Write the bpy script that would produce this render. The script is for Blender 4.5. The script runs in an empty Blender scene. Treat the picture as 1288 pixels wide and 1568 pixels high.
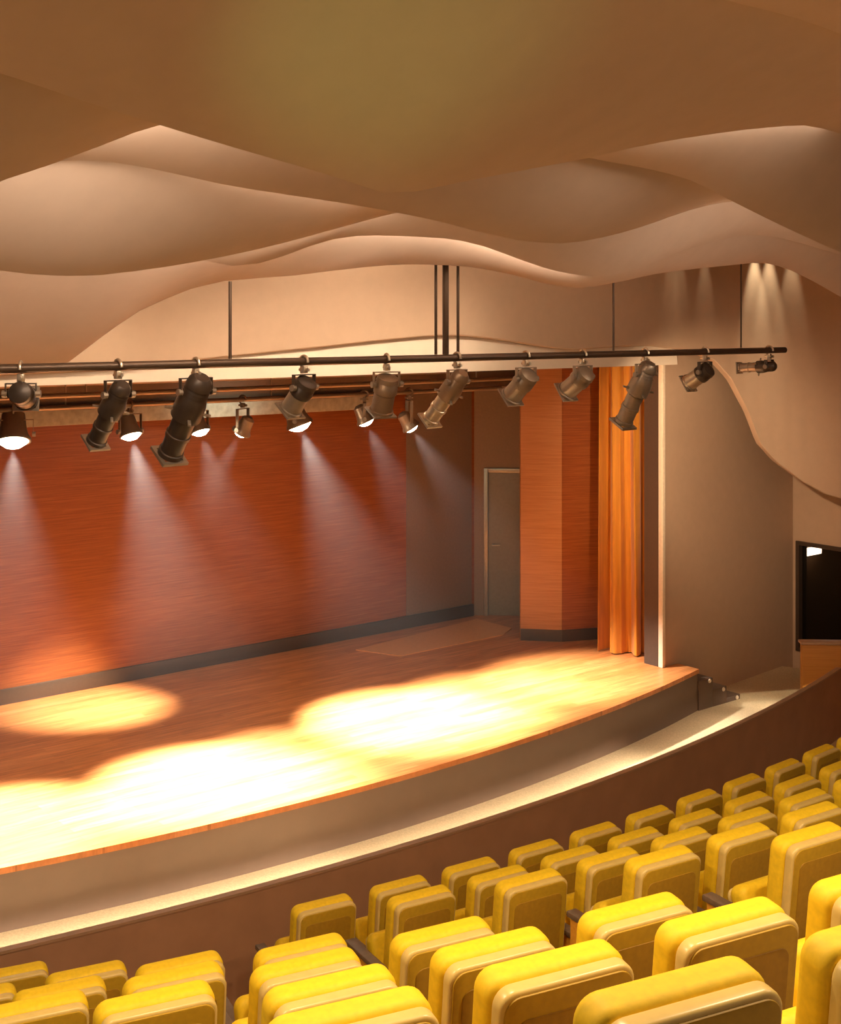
import bpy, bmesh, math, random
from mathutils import Vector, Matrix
random.seed(7)
PI = math.pi
scene = bpy.context.scene
COL = scene.collection

# ------------------------------------------------------------------ camera, world, exposure
CAM_Z = 4.85
cam_d = bpy.data.cameras.new('camera'); cam = bpy.data.objects.new('camera', cam_d); COL.objects.link(cam)
cam.location = (0, 0, CAM_Z); cam.rotation_euler = (PI/2, 0, 0)
cam_d.sensor_fit = 'VERTICAL'; cam_d.sensor_height = 36.0; cam_d.lens = 45.92
cam_d.shift_y = -0.1875; cam_d.clip_start = 0.05; cam_d.clip_end = 200
scene.camera = cam
scene.view_settings.view_transform = 'Standard'; scene.view_settings.look = 'None'
scene.view_settings.gamma = 1.0; scene.view_settings.use_curve_mapping = False
scene.view_settings.exposure = 0.0
try:
    scene.cycles.max_bounces = 6; scene.cycles.diffuse_bounces = 4; scene.cycles.glossy_bounces = 3
    scene.cycles.transmission_bounces = 4; scene.cycles.volume_bounces = 0; scene.cycles.transparent_max_bounces = 8
    scene.cycles.caustics_reflective = False; scene.cycles.caustics_refractive = False
    scene.cycles.sample_clamp_indirect = 4.0
    scene.cycles.use_denoising = True
    scene.cycles.volume_step_rate = 4.0
except Exception:
    pass
world = bpy.data.worlds.new('world'); scene.world = world; world.use_nodes = True
bg = world.node_tree.nodes['Background']; bg.inputs[0].default_value = (1.0, 0.76, 0.60, 1); bg.inputs[1].default_value = 0.18

# the stage frame: u runs along the proscenium, v goes into the stage, z up; origin at the foot of the right jamb
ANG = math.radians(39)
FRAME = Matrix.Translation((2.98, 16.0, 0)) @ Matrix.Rotation(ANG, 4, 'Z')
def W(u, v, z): return FRAME @ Vector((u, v, z))

def lamp(kind, name, loc, target, energy, color=(1, .72, .42), size=.05, angle=40, blend=.5, shape=None):
    d = bpy.data.lights.new(name, kind); o = bpy.data.objects.new(name, d); COL.objects.link(o)
    o.location = loc
    o.rotation_euler = (Vector(target) - Vector(loc)).to_track_quat('-Z', 'Y').to_euler()
    d.energy = energy; d.color = color
    if kind == 'SPOT':
        d.spot_size = math.radians(angle); d.spot_blend = blend; d.shadow_soft_size = size
    elif kind == 'POINT':
        d.shadow_soft_size = size
    elif kind == 'AREA':
        if shape: d.shape = 'RECTANGLE'; d.size, d.size_y = shape
        else: d.size = size
    return o
WARM = (1.0, .72, .45)
COVE = (1.0, .78, .56)
# house downlights in the ceiling over the seats
for i, (x, y, z) in enumerate([(-2.2, 4.0, 5.85), (0.0, 4.1, 5.85), (2.0, 4.2, 5.98), (3.9, 4.3, 6.05)]):
    lamp('SPOT', 'house_downlight', (x, y, z), (x + .1, y + .9, 0), 330, WARM, .08, 150, .8)
# coves behind the last ceiling panel that wash the wall over the stage
lamp('AREA', 'cove_light', W(-5.0, -1.9, 5.8), W(-4.8, -.25, 4.9), 36, COVE, shape=(1.4, .15))
lamp('AREA', 'cove_light', W(-8.0, -1.1, 5.9), W(-7.6, -.25, 4.7), 12, WARM, shape=(2.5, .15))
lamp('AREA', 'cove_light', W(-2.2, -1.9, 5.9), W(-2.2, -.25, 4.7), 4, WARM, shape=(2.5, .15))
for u0 in (-10.2, -8.2, -6.2, -4.2):  # unseen strips added only to brighten the pale lip
    o = lamp('AREA', 'lip_fill_light', W(u0, -2.0 if u0 > -7 else -1.0, 5.6), W(u0, -.2, 4.45), 4, COVE, shape=(1.9, .06)); o.data.spread = math.radians(45)
lamp('SPOT', 'wall_wash_light', W(-2.42, -2.2, 4.2), W(.6, 0, 3.2), 520, WARM, .05, 56, .9)
lamp('SPOT', 'tint_fill_light', (-.3, 2.1, 2.9), (-.1, 5.2, 5.8), 120, (.66, 1.0, .30), .1, 24, 1.0)  # added greenish spot without a fixture, tints the largest ceiling sheet
# downlights that graze the wall at the right of the stage
def arc_wall(u, off):
    if u < .5: return (u, -.25 - off)
    t = math.asin((u - .5) / 2.6); return (.5 + (2.6 - off) * math.sin(t), -2.85 + (2.6 - off) * math.cos(t))
for u, e in [(-.16, 18), (.0, 18), (.47, 24), (1.30, 170), (1.50, 130), (1.78, 60)]:
    a, b = arc_wall(u, .13), arc_wall(u, .04)
    lamp('SPOT', 'wall_graze_light', W(a[0], a[1], 6.1), W(b[0], b[1], 4.9), e, (1, .88, .62), .015, 24, .8)
# stage lamps: (lens u, v, z), aim (u, v), watts, cone
STAGE_LAMPS = [(-7.71, 1.2, 3.79, -8.2, -.0, 6500, 48, 1.4), (-6.53, 1.2, 3.76, -6.3, -.05, 9500, 48, 1.0), (-5.76, 1.2, 3.75, -5.4, -.1, 2600, 48, .9),
               (-5.25, 1.2, 3.71, -6.2, 2.85, 3200, 34, .9), (-4.56, 1.2, 3.77, -3.7, .35, 9000, 48, 1.3), (-3.67, 1.2, 3.75, -2.5, .35, 3200, 44, .95),
               (-3.03, 1.2, 3.65, -1.2, .35, 3200, 42, .95)]
lamp('SPOT', 'beam_spill_light', W(-4.7, 1.85, 3.88), W(-4.65, 2.6, 3.84), 22, (.97, 1, .86), .05, 110, .9)
for u, v, z, au, av, e, c, sz in STAGE_LAMPS:
    a = W(u, v, z); t = W(au, av, .6); d = (t - a).normalized()
    lamp('SPOT', 'stage_lamp_light', a + d * .10 * sz, t, e * 1.1, (1, .90, .79), .05, c, 1.0)

# ceiling and wall edge heights every 0.2 m along u
z_a = [6.148,6.148,6.148,6.148,6.148,6.148,6.148,6.148,6.148,6.159,6.183,6.214,6.252,6.292,6.331,6.378,6.423,6.457,6.467,6.465,6.456,6.442,6.426,6.41,6.386,6.357,6.329,6.312,6.31,6.311,6.308,6.296,6.28,6.261,6.238,6.215,6.209,6.209,6.209,6.209,6.209,6.209,6.209,6.209,6.209,6.209,6.209,6.209,6.209,6.209,6.209,6.209,6.209,6.209,6.209,6.209,6.209,6.209,6.209,6.209,6.209,6.209,6.209,6.209,6.209,6.209,6.209,6.209,6.209,6.209,6.209,6.209,6.209,6.209,6.209,6.209,6.209,6.209,6.209,6.209,6.209]
z_1 = [5.869,5.869,5.869,5.869,5.869,5.869,5.869,5.869,5.869,5.869,5.869,5.863,5.83,5.794,5.751,5.711,5.674,5.637,5.602,5.568,5.535,5.498,5.458,5.476,5.521,5.564,5.606,5.648,5.689,5.732,5.779,5.826,5.869,5.909,5.946,5.982,6.016,6.046,6.075,6.097,6.096,6.081,6.059,6.031,6.0,5.969,5.953,5.953,5.953,5.953,5.953,5.953,5.953,5.953,5.953,5.953,5.953,5.953,5.953,5.953,5.953,5.953,5.953,5.953,5.953,5.953,5.953,5.953,5.953,5.953,5.953,5.953,5.953,5.953,5.953,5.953,5.953,5.953,5.953,5.953,5.953]
z_2 = [5.256,5.256,5.256,5.256,5.256,5.256,5.256,5.256,5.256,5.256,5.256,5.256,5.279,5.376,5.466,5.544,5.63,5.72,5.793,5.851,5.902,5.951,6.003,6.047,6.066,6.057,6.033,6.004,5.976,5.941,5.904,5.87,5.845,5.832,5.824,5.813,5.796,5.77,5.724,5.666,5.615,5.564,5.515,5.467,5.42,5.375,5.333,5.294,5.257,5.22,5.184,5.159,5.159,5.159,5.159,5.159,5.159,5.159,5.159,5.159,5.159,5.159,5.159,5.159,5.159,5.159,5.159,5.159,5.159,5.159,5.159,5.159,5.159,5.159,5.159,5.159,5.159,5.159,5.159,5.159,5.159]
z_3 = [5.6,5.6,5.6,5.6,5.6,5.6,5.6,5.6,5.6,5.6,5.6,5.6,5.6,5.603,5.613,5.623,5.632,5.649,5.653,5.637,5.612,5.586,5.568,5.555,5.542,5.528,5.512,5.494,5.473,5.448,5.416,5.389,5.366,5.358,5.358,5.38,5.414,5.455,5.504,5.559,5.619,5.678,5.733,5.777,5.816,5.849,5.87,5.875,5.875,5.872,5.869,5.868,5.868,5.868,5.868,5.868,5.868,5.868,5.868,5.868,5.868,5.868,5.868,5.868,5.868,5.868,5.868,5.868,5.868,5.868,5.868,5.868,5.868,5.868,5.868,5.868,5.868,5.868,5.868,5.868,5.868]
z_4 = [5.146,5.146,5.146,5.146,5.146,5.146,5.146,5.146,5.146,5.146,5.146,5.146,5.146,5.146,5.141,5.128,5.114,5.095,5.09,5.099,5.125,5.155,5.19,5.229,5.273,5.321,5.373,5.427,5.481,5.534,5.58,5.626,5.669,5.702,5.718,5.722,5.722,5.72,5.721,5.729,5.747,5.772,5.801,5.833,5.865,5.893,5.915,5.932,5.947,5.96,5.972,5.983,5.994,6.005,6.017,6.026,6.026,6.026,6.026,6.026,6.026,6.026,6.026,6.026,6.026,6.026,6.026,6.026,6.026,6.026,6.026,6.026,6.026,6.026,6.026,6.026,6.026,6.026,6.026,6.026,6.026]
z_5 = [5.423,5.423,5.423,5.423,5.423,5.423,5.423,5.423,5.423,5.423,5.423,5.423,5.423,5.423,5.423,5.428,5.443,5.451,5.442,5.412,5.374,5.339,5.299,5.261,5.228,5.202,5.221,5.279,5.348,5.405,5.436,5.448,5.451,5.452,5.451,5.435,5.404,5.357,5.309,5.264,5.232,5.211,5.202,5.211,5.253,5.302,5.359,5.419,5.472,5.515,5.558,5.596,5.621,5.628,5.621,5.604,5.58,5.553,5.525,5.499,5.49,5.49,5.49,5.49,5.49,5.49,5.49,5.49,5.49,5.49,5.49,5.49,5.49,5.49,5.49,5.49,5.49,5.49,5.49,5.49,5.49]
z_6 = [4.476,4.476,4.476,4.476,4.476,4.476,4.476,4.476,4.476,4.476,4.476,4.476,4.476,4.476,4.476,4.476,4.476,4.476,4.476,4.474,4.472,4.472,4.476,4.52,4.701,4.874,4.987,5.082,5.14,5.162,5.181,5.212,5.241,5.261,5.272,5.275,5.275,5.268,5.249,5.225,5.193,5.155,5.132,5.121,5.135,5.164,5.194,5.229,5.261,5.286,5.306,5.326,5.344,5.362,5.38,5.398,5.405,5.383,5.348,5.298,5.242,5.181,5.116,5.053,4.989,4.924,4.86,4.795,4.73,4.665,4.634,4.634,4.634,4.634,4.634,4.634,4.634,4.634,4.634,4.634,4.634]
v_6 = [-1.2,-1.2,-1.2,-1.2,-1.2,-1.2,-1.2,-1.2,-1.2,-1.2,-1.2,-1.2,-1.2,-1.2,-1.2,-1.2,-1.2,-1.2,-1.209,-1.24,-1.27,-1.301,-1.399,-1.496,-1.592,-1.691,-1.813,-1.943,-2.073,-2.255,-2.428,-2.562,-2.696,-2.756,-2.8,-2.8,-2.8,-2.8,-2.8,-2.8,-2.8,-2.8,-2.8,-2.8,-2.8,-2.8,-2.8,-2.8,-2.8,-2.8,-2.8,-2.8,-2.8,-2.8,-2.8,-2.8,-2.8,-2.8,-2.8,-2.8,-2.8,-2.8,-2.8,-2.8,-2.8,-2.8,-2.8,-2.8,-2.8,-2.8,-2.8,-2.8,-2.8,-2.8,-2.8,-2.8,-2.8,-2.8,-2.8,-2.8,-2.8]
UPPER_EDGE = [(-13.0,-0.25,4.469),(-12.75,-0.25,4.461),(-12.5,-0.25,4.453),(-12.25,-0.25,4.445),(-12.0,-0.25,4.437),(-11.75,-0.25,4.429),(-11.5,-0.25,4.422),(-11.25,-0.25,4.414),(-11.0,-0.25,4.406),(-10.75,-0.25,4.398),(-10.5,-0.25,4.39),(-10.25,-0.25,4.382),(-10.0,-0.25,4.374),(-9.75,-0.25,4.367),(-9.5,-0.25,4.359),(-9.25,-0.25,4.363),(-9.0,-0.25,4.375),(-8.75,-0.25,4.386),(-8.5,-0.25,4.398),(-8.25,-0.25,4.406),(-8.0,-0.25,4.412),(-7.75,-0.25,4.417),(-7.5,-0.25,4.423),(-7.25,-0.25,4.428),(-7.0,-0.25,4.452),(-6.75,-0.25,4.476),(-6.5,-0.25,4.5),(-6.25,-0.25,4.52),(-6.0,-0.25,4.537),(-5.75,-0.25,4.555),(-5.5,-0.25,4.572),(-5.25,-0.25,4.59),(-5.0,-0.25,4.61),(-4.75,-0.25,4.63),(-4.5,-0.25,4.648),(-4.25,-0.25,4.665),(-4.0,-0.25,4.681),(-3.75,-0.25,4.69),(-3.5,-0.25,4.685),(-3.25,-0.25,4.668),(-3.0,-0.25,4.643),(-2.75,-0.25,4.615),(-2.5,-0.25,4.582),(-2.25,-0.25,4.549),(-2.0,-0.25,4.524),(-1.75,-0.25,4.515),(-1.5,-0.25,4.525),(-1.25,-0.25,4.534),(-1.0,-0.25,4.544),(-0.75,-0.25,4.543),(-0.7,-0.25,4.543),(-0.65,-0.25,4.542),(-0.6,-0.25,4.541),(-0.55,-0.25,4.541),(-0.5,-0.25,4.54),(-0.45,-0.25,4.536),(-0.4,-0.25,4.532),(-0.35,-0.25,4.527),(-0.3,-0.25,4.522),(-0.25,-0.25,4.517),(-0.2,-0.25,4.513),(-0.15,-0.25,4.508),(-0.1,-0.25,4.503),(-0.05,-0.25,4.498),(0.0,-0.25,4.493),(0.05,-0.25,4.486),(0.1,-0.25,4.478),(0.15,-0.25,4.471),(0.2,-0.25,4.464),(0.25,-0.25,4.457),(0.3,-0.25,4.449),(0.35,-0.25,4.442),(0.4,-0.25,4.428),(0.45,-0.25,4.413),(0.5,-0.25,4.398),(0.545,-0.252,4.384),(0.591,-0.254,4.37),(0.636,-0.256,4.356),(0.681,-0.258,4.333),(0.727,-0.26,4.298),(0.772,-0.266,4.26),(0.817,-0.272,4.222),(0.862,-0.278,4.184),(0.907,-0.284,4.146),(0.951,-0.289,4.104),(0.996,-0.299,4.035),(1.04,-0.309,3.965),(1.084,-0.319,3.895),(1.129,-0.329,3.826),(1.173,-0.339,3.756),(1.216,-0.352,3.671),(1.259,-0.366,3.571),(1.303,-0.38,3.471),(1.346,-0.393,3.371),(1.389,-0.407,3.274),(1.431,-0.424,3.228),(1.473,-0.442,3.182),(1.515,-0.459,3.136),(1.557,-0.476,3.09),(1.599,-0.494,3.044),(1.639,-0.515,3.009),(1.679,-0.535,2.977),(1.72,-0.556,2.944),(1.76,-0.577,2.912),(1.8,-0.598,2.879),(1.838,-0.623,2.846),(1.877,-0.647,2.813),(1.915,-0.671,2.78),(1.953,-0.696,2.756),(1.991,-0.72,2.731),(2.027,-0.748,2.707),(2.063,-0.775,2.682),(2.099,-0.803,2.658),(2.135,-0.831,2.633),(2.171,-0.858,2.614),(2.205,-0.889,2.602),(2.238,-0.92,2.59),(2.272,-0.95,2.577),(2.305,-0.981,2.565),(2.338,-1.012,2.552),(2.369,-1.045,2.54),(2.4,-1.078,2.528),(2.43,-1.112,2.516),(2.461,-1.145,2.504),(2.492,-1.179,2.492),(2.519,-1.215,2.48),(2.547,-1.251,2.476),(2.575,-1.287,2.474),(2.602,-1.323,2.471),(2.63,-1.359,2.468),(2.654,-1.397,2.466),(2.679,-1.435,2.464),(2.703,-1.473,2.462),(2.727,-1.512,2.46),(2.752,-1.55,2.457),(2.773,-1.59,2.456),(2.794,-1.63,2.454),(2.815,-1.671,2.452),(2.835,-1.711,2.451),(2.856,-1.751,2.449),(2.874,-1.793,2.448),(2.891,-1.835,2.447),(2.908,-1.877,2.446),(2.926,-1.919,2.445),(2.943,-1.961,2.444),(2.957,-2.004,2.443),(2.97,-2.047,2.443),(2.984,-2.091,2.442),(2.998,-2.134,2.442),(3.011,-2.177,2.441),(3.021,-2.221,2.441),(3.031,-2.266,2.441),(3.041,-2.31,2.441),(3.051,-2.354,2.441),(3.061,-2.399,2.441),(3.066,-2.443,2.445),(3.072,-2.488,2.45),(3.078,-2.533,2.455),(3.084,-2.578,2.459),(3.09,-2.623,2.464),(3.092,-2.669,2.469),(3.094,-2.714,2.474),(3.096,-2.759,2.479),(3.098,-2.805,2.484),(3.1,-2.85,2.49),(3.1,-2.93,2.499),(3.1,-3.01,2.508),(3.1,-3.09,2.518),(3.1,-3.17,2.527),(3.1,-3.25,2.536),(3.1,-3.33,2.546),(3.1,-3.41,2.555),(3.1,-3.49,2.564),(3.1,-3.57,2.574),(3.1,-3.65,2.583),(3.1,-3.73,2.592),(3.1,-3.81,2.602),(3.1,-3.89,2.611),(3.1,-3.97,2.62),(3.1,-4.05,2.629),(3.1,-4.13,2.639),(3.1,-4.21,2.648),(3.1,-4.29,2.657),(3.1,-4.37,2.667),(3.1,-4.45,2.676),(3.1,-4.53,2.685),(3.1,-4.61,2.695),(3.1,-4.69,2.704),(3.1,-4.77,2.713),(3.1,-4.85,2.723),(3.1,-4.93,2.732),(3.1,-5.01,2.741),(3.1,-5.09,2.751),(3.1,-5.17,2.76),(3.1,-5.25,2.769),(3.1,-5.33,2.779),(3.1,-5.41,2.788),(3.1,-5.49,2.797),(3.1,-5.57,2.807),(3.1,-5.65,2.816),(3.1,-5.73,2.825),(3.1,-5.81,2.835),(3.1,-5.89,2.844),(3.1,-5.97,2.853),(3.1,-6.05,2.863),(3.1,-6.13,2.872),(3.1,-6.21,2.881),(3.1,-6.29,2.891),(3.1,-6.37,2.9)]

# ------------------------------------------------------------------ materials
def new_mat(name):
    m = bpy.data.materials.new(name); m.use_nodes = True
    nt = m.node_tree; return m, nt, nt.nodes['Principled BSDF']
def link(nt, a, b): nt.links.new(a, b)
def coords(nt, scale, rot=(0, 0, 0), kind='Object'):
    tc = nt.nodes.new('ShaderNodeTexCoord'); mp = nt.nodes.new('ShaderNodeMapping')
    mp.inputs['Scale'].default_value = scale; mp.inputs['Rotation'].default_value = rot
    link(nt, tc.outputs[kind], mp.inputs[0]); return mp.outputs[0]
def noise(nt, vec, scale, detail=4, rough=.55):
    n = nt.nodes.new('ShaderNodeTexNoise'); n.inputs['Scale'].default_value = scale
    n.inputs['Detail'].default_value = detail; n.inputs['Roughness'].default_value = rough
    link(nt, vec, n.inputs['Vector']); return n.outputs[0]
def ramp(nt, fac, stops):
    r = nt.nodes.new('ShaderNodeValToRGB'); e = r.color_ramp.elements
    e[0].position, e[0].color = stops[0][0], (*stops[0][1], 1)
    e[1].position, e[1].color = stops[-1][0], (*stops[-1][1], 1)
    for p, c in stops[1:-1]:
        x = e.new(p); x.color = (*c, 1)
    link(nt, fac, r.inputs[0]); return r.outputs[0]
def bump(nt, b, h, strength, dist=.01):
    n = nt.nodes.new('ShaderNodeBump'); n.inputs['Strength'].default_value = strength; n.inputs['Distance'].default_value = dist
    link(nt, h, n.inputs['Height']); link(nt, n.outputs[0], b.inputs['Normal'])
def plain(name, col, rough=.6, metal=0.0, var=.06, nscale=30, bumpy=0.0, spec=.5):
    m, nt, b = new_mat(name)
    n = noise(nt, coords(nt, (1, 1, 1)), nscale)
    lo = tuple(max(0, c * (1 - var)) for c in col); hi = tuple(min(1, c * (1 + var)) for c in col)
    link(nt, ramp(nt, n, [(.3, lo), (.7, hi)]), b.inputs['Base Color'])
    b.inputs['Roughness'].default_value = rough; b.inputs['Metallic'].default_value = metal
    b.inputs['Specular IOR Level'].default_value = spec
    if bumpy: bump(nt, b, n, bumpy, .004)
    return m
def wood(name, dark, mid, light, scale=(1.2, 1.2, 40), rough=.4, spec=.4, detail=5):
    m, nt, b = new_mat(name)
    n = noise(nt, coords(nt, scale), 1.6, detail, .65)
    link(nt, ramp(nt, n, [(.28, dark), (.5, mid), (.72, light)]), b.inputs['Base Color'])
    b.inputs['Roughness'].default_value = rough; b.inputs['Specular IOR Level'].default_value = spec
    bump(nt, b, n, .08, .003)
    return m
def planks(name, dark, light, rough):
    m, nt, b = new_mat(name)
    vec = coords(nt, (1, 1, 1))
    br = nt.nodes.new('ShaderNodeTexBrick'); link(nt, vec, br.inputs['Vector'])
    br.inputs['Scale'].default_value = 1.0; br.inputs['Brick Width'].default_value = 1.3; br.inputs['Row Height'].default_value = .11
    br.inputs['Mortar Size'].default_value = .0015; br.inputs['Color1'].default_value = (*dark, 1); br.inputs['Color2'].default_value = (*light, 1)
    br.inputs['Mortar'].default_value = (*[c * .75 for c in dark], 1)
    n = noise(nt, coords(nt, (1.0, 14, 1)), 2.2, 6, .7)
    mx = nt.nodes.new('ShaderNodeMix'); mx.data_type = 'RGBA'; mx.blend_type = 'MULTIPLY'; mx.inputs[0].default_value = .8
    link(nt, br.outputs['Color'], mx.inputs[6])
    link(nt, ramp(nt, n, [(.3, (.5, .45, .4)), (.7, (1.25, 1.2, 1.15))]), mx.inputs[7])
    link(nt, mx.outputs[2], b.inputs['Base Color'])
    b.inputs['Roughness'].default_value = rough; b.inputs['Specular IOR Level'].default_value = .4
    return m
def emit(name, col, strength):
    m, nt, b = new_mat(name)
    b.inputs['Base Color'].default_value = (*col, 1); b.inputs['Emission Color'].default_value = (*col, 1)
    b.inputs['Emission Strength'].default_value = strength
    return m
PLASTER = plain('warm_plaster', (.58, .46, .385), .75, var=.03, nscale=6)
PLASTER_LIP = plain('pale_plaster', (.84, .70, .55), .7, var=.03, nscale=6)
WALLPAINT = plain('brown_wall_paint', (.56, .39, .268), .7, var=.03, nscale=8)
DARKPAINT = plain('dark_brown_paint', (.055, .03, .017), .7)
STAGEBLACK = plain('stage_ceiling_paint', (.16, .09, .055), .8)
FASCIA = plain('stage_front_panel', (.12, .072, .048), .5, var=.05, nscale=5)
PARAPET = plain('parapet_panel', (.36, .20, .115), .45, var=.08, nscale=4)
PARAPET_CAP = plain('parapet_cap_wood', (.36, .22, .13), .35)
CARPET = plain('beige_carpet', (.62, .47, .28), .95, var=.14, nscale=60, bumpy=.3)
TIER = plain('tier_carpet', (.42, .31, .19), .95, var=.14, nscale=60, bumpy=.3)
STAGEWOOD = planks('stage_parquet', (.59, .215, .062), (.71, .29, .10), .28)
LIGHTPATCH = plain('painted_light_patch', (.80, .37, .13), .35)  # brighter floor tone: spilled light put into the colour
NOSING = plain('stage_edge_wood', (.60, .28, .10), .35)
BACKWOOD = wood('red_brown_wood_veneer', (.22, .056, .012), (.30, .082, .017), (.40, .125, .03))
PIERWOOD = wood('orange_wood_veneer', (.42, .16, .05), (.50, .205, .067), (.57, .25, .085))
BOXWOOD = wood('honey_wood_veneer', (.42, .17, .03), (.50, .21, .04), (.56, .25, .05))
BASEBOARD = plain('dark_skirting', (.07, .045, .028), .3)
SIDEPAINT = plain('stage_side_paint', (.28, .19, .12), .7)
BORDER = plain('dark_border_cloth', (.085, .048, .026), .9)
DRABPANEL = plain('drab_wall_panel', (.22, .14, .085), .6)
DOORPAINT = plain('grey_green_door', (.30, .26, .18), .45)
METALFRAME = plain('pale_metal_frame', (.40, .36, .27), .35, .6)
TRIM = plain('pale_jamb_trim', (.85, .70, .52), .4)
BEAM = plain('concrete_beam', (.42, .38, .28), .8, var=.2, nscale=12)
PIPE = plain('dark_steel_pipe', (.075, .045, .028), .4, .5)
BATTEN = plain('stage_batten_steel', (.28, .19, .12), .4, .6)
BLACKMETAL = plain('black_lamp_metal', (.05, .034, .024), .38, .3)
GREYMETAL = plain('grey_lamp_metal', (.30, .24, .18), .35, .6)
SILVER = plain('silver_lamp_metal', (.70, .60, .46), .28, .9)
LENS = plain('lamp_glass', (.12, .10, .08), .08, 0, spec=.9)
GLOW = emit('lit_lens', (1.0, .90, .70), 40)
TUBE = emit('lit_ceiling_lamp', (1.0, .93, .82), 25)
YELLOW = plain('yellow_seat_fabric', (.86, .60, .016), .62, var=.08, nscale=40, bumpy=.15, spec=.4)
SHELL = plain('cream_seat_edging', (.70, .53, .17), .32, var=.05, nscale=25, spec=.5)
BACKCOVER = plain('ochre_back_cover', (.45, .28, .012), .55, var=.08, nscale=40)
BACKPANEL = plain('ochre_back_panel', (.34, .19, .008), .6, var=.1, nscale=40)
ORANGE = plain('orange_seat_side', (.72, .33, .022), .6, var=.12, nscale=50, bumpy=.2)
ARMCAP = plain('dark_arm_wood', (.15, .105, .065), .4, var=.15)
SEATFOOT = plain('seat_foot_steel', (.16, .12, .09), .4, .5)
DARKROOM = plain('dark_lobby_paint', (.10, .05, .022), .5)
def glass():
    m, nt, b = new_mat('dark_glass')
    b.inputs['Base Color'].default_value = (.02, .015, .01, 1); b.inputs['Roughness'].default_value = .05
    t = nt.nodes.new('ShaderNodeBsdfTransparent'); t.inputs[0].default_value = (.55, .5, .45, 1)
    mx = nt.nodes.new('ShaderNodeMixShader'); mx.inputs[0].default_value = .35
    link(nt, t.outputs[0], mx.inputs[1]); link(nt, b.outputs[0], mx.inputs[2])
    link(nt, mx.outputs[0], nt.nodes['Material Output'].inputs[0])
    return m
GLASS = glass()
def curtain_mat():
    m, nt, b = new_mat('orange_velvet')
    n = noise(nt, coords(nt, (6, 6, .4)), 3, 3)
    link(nt, ramp(nt, n, [(.3, (.54, .19, .008)), (.7, (.70, .28, .014))]), b.inputs['Base Color'])
    b.inputs['Roughness'].default_value = .7; b.inputs['Sheen Weight'].default_value = .3
    return m
CURTAIN = curtain_mat()

# ------------------------------------------------------------------ mesh helpers
def obj(name, bm, m, parent=None, smooth=True, frame=None, angle=35):
    bmesh.ops.recalc_face_normals(bm, faces=bm.faces[:])
    me = bpy.data.meshes.new(name); bm.to_mesh(me); bm.free()
    me.materials.append(m)
    if smooth:
        me.polygons.foreach_set('use_smooth', [True] * len(me.polygons))
        me.set_sharp_from_angle(angle=math.radians(angle))
    o = bpy.data.objects.new(name, me); COL.objects.link(o)
    if frame is not None: o.matrix_world = frame
    if parent is not None: o.parent = parent
    return o
def tag(o, label=None, cat=None, group=None, kind=None):
    if label: o['label'] = label
    if cat: o['category'] = cat
    if group: o['group'] = group
    if kind: o['kind'] = kind
    return o
def struct(name, bm, m, label, cat, frame=None, smooth=True, parent=None, angle=35):
    o = obj(name, bm, m, parent, smooth, frame, angle)
    if parent is None: tag(o, label, cat, kind='structure')
    return o
def empty(name, label, cat, loc=(0, 0, 0), rotz=0, group=None, kind=None):
    o = bpy.data.objects.new(name, None); COL.objects.link(o)
    o.location = loc; o.rotation_euler = (0, 0, rotz); o.empty_display_size = .1
    return tag(o, label, cat, group, kind)
ID4 = Matrix.Identity(4)
def BM(): return bmesh.new()
def box(bm, lo, hi, M=ID4, bev=0.0, seg=2):
    vs = [bm.verts.new(M @ Vector((x, y, z))) for x in (lo[0], hi[0]) for y in (lo[1], hi[1]) for z in (lo[2], hi[2])]
    fs = [(0, 1, 3, 2), (4, 6, 7, 5), (0, 4, 5, 1), (2, 3, 7, 6), (0, 2, 6, 4), (1, 5, 7, 3)]
    fs = [bm.faces.new([vs[i] for i in f]) for f in fs]
    if bev:
        es = {e for f in fs for e in f.edges}
        bmesh.ops.bevel(bm, geom=list(es), offset=bev, segments=seg, affect='EDGES', profile=.5)
    return bm
def lathe(bm, prof, M=ID4, n=20):
    """profile of (y, r) turned about the y axis"""
    rings = []
    for y, r in prof:
        if r < 1e-5: rings.append([bm.verts.new(M @ Vector((0, y, 0)))])
        else: rings.append([bm.verts.new(M @ Vector((r * math.cos(2*PI*i/n), y, r * math.sin(2*PI*i/n)))) for i in range(n)])
    for a, b in zip(rings, rings[1:]):
        for i in range(n):
            j = (i + 1) % n
            if len(a) == 1 and len(b) == 1: continue
            if len(a) == 1: bm.faces.new([a[0], b[j], b[i]])
            elif len(b) == 1: bm.faces.new([a[i], a[j], b[0]])
            else: bm.faces.new([a[i], a[j], b[j], b[i]])
    for r in (rings[0], rings[-1]):
        if len(r) > 1: bm.faces.new(r)
    return bm
def tube(bm, pts, r, n=10, closed=False):
    pts = [Vector(p) for p in pts]; rings = []
    up = None
    for i, p in enumerate(pts):
        t = (pts[min(i + 1, len(pts) - 1)] - pts[max(i - 1, 0)]).normalized()
        if up is None: up = Vector((0, 0, 1)) if abs(t.z) < .9 else Vector((1, 0, 0))
        a = t.cross(up).normalized(); b = a.cross(t).normalized(); up = b
        rings.append([bm.verts.new(p + (a * math.cos(2*PI*k/n) + b * math.sin(2*PI*k/n)) * r) for k in range(n)])
    for a, b in zip(rings, rings[1:]):
        for k in range(n): bm.faces.new([a[k], a[(k+1) % n], b[(k+1) % n], b[k]])
    bm.faces.new(rings[0]); bm.faces.new(rings[-1])
    return bm
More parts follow.
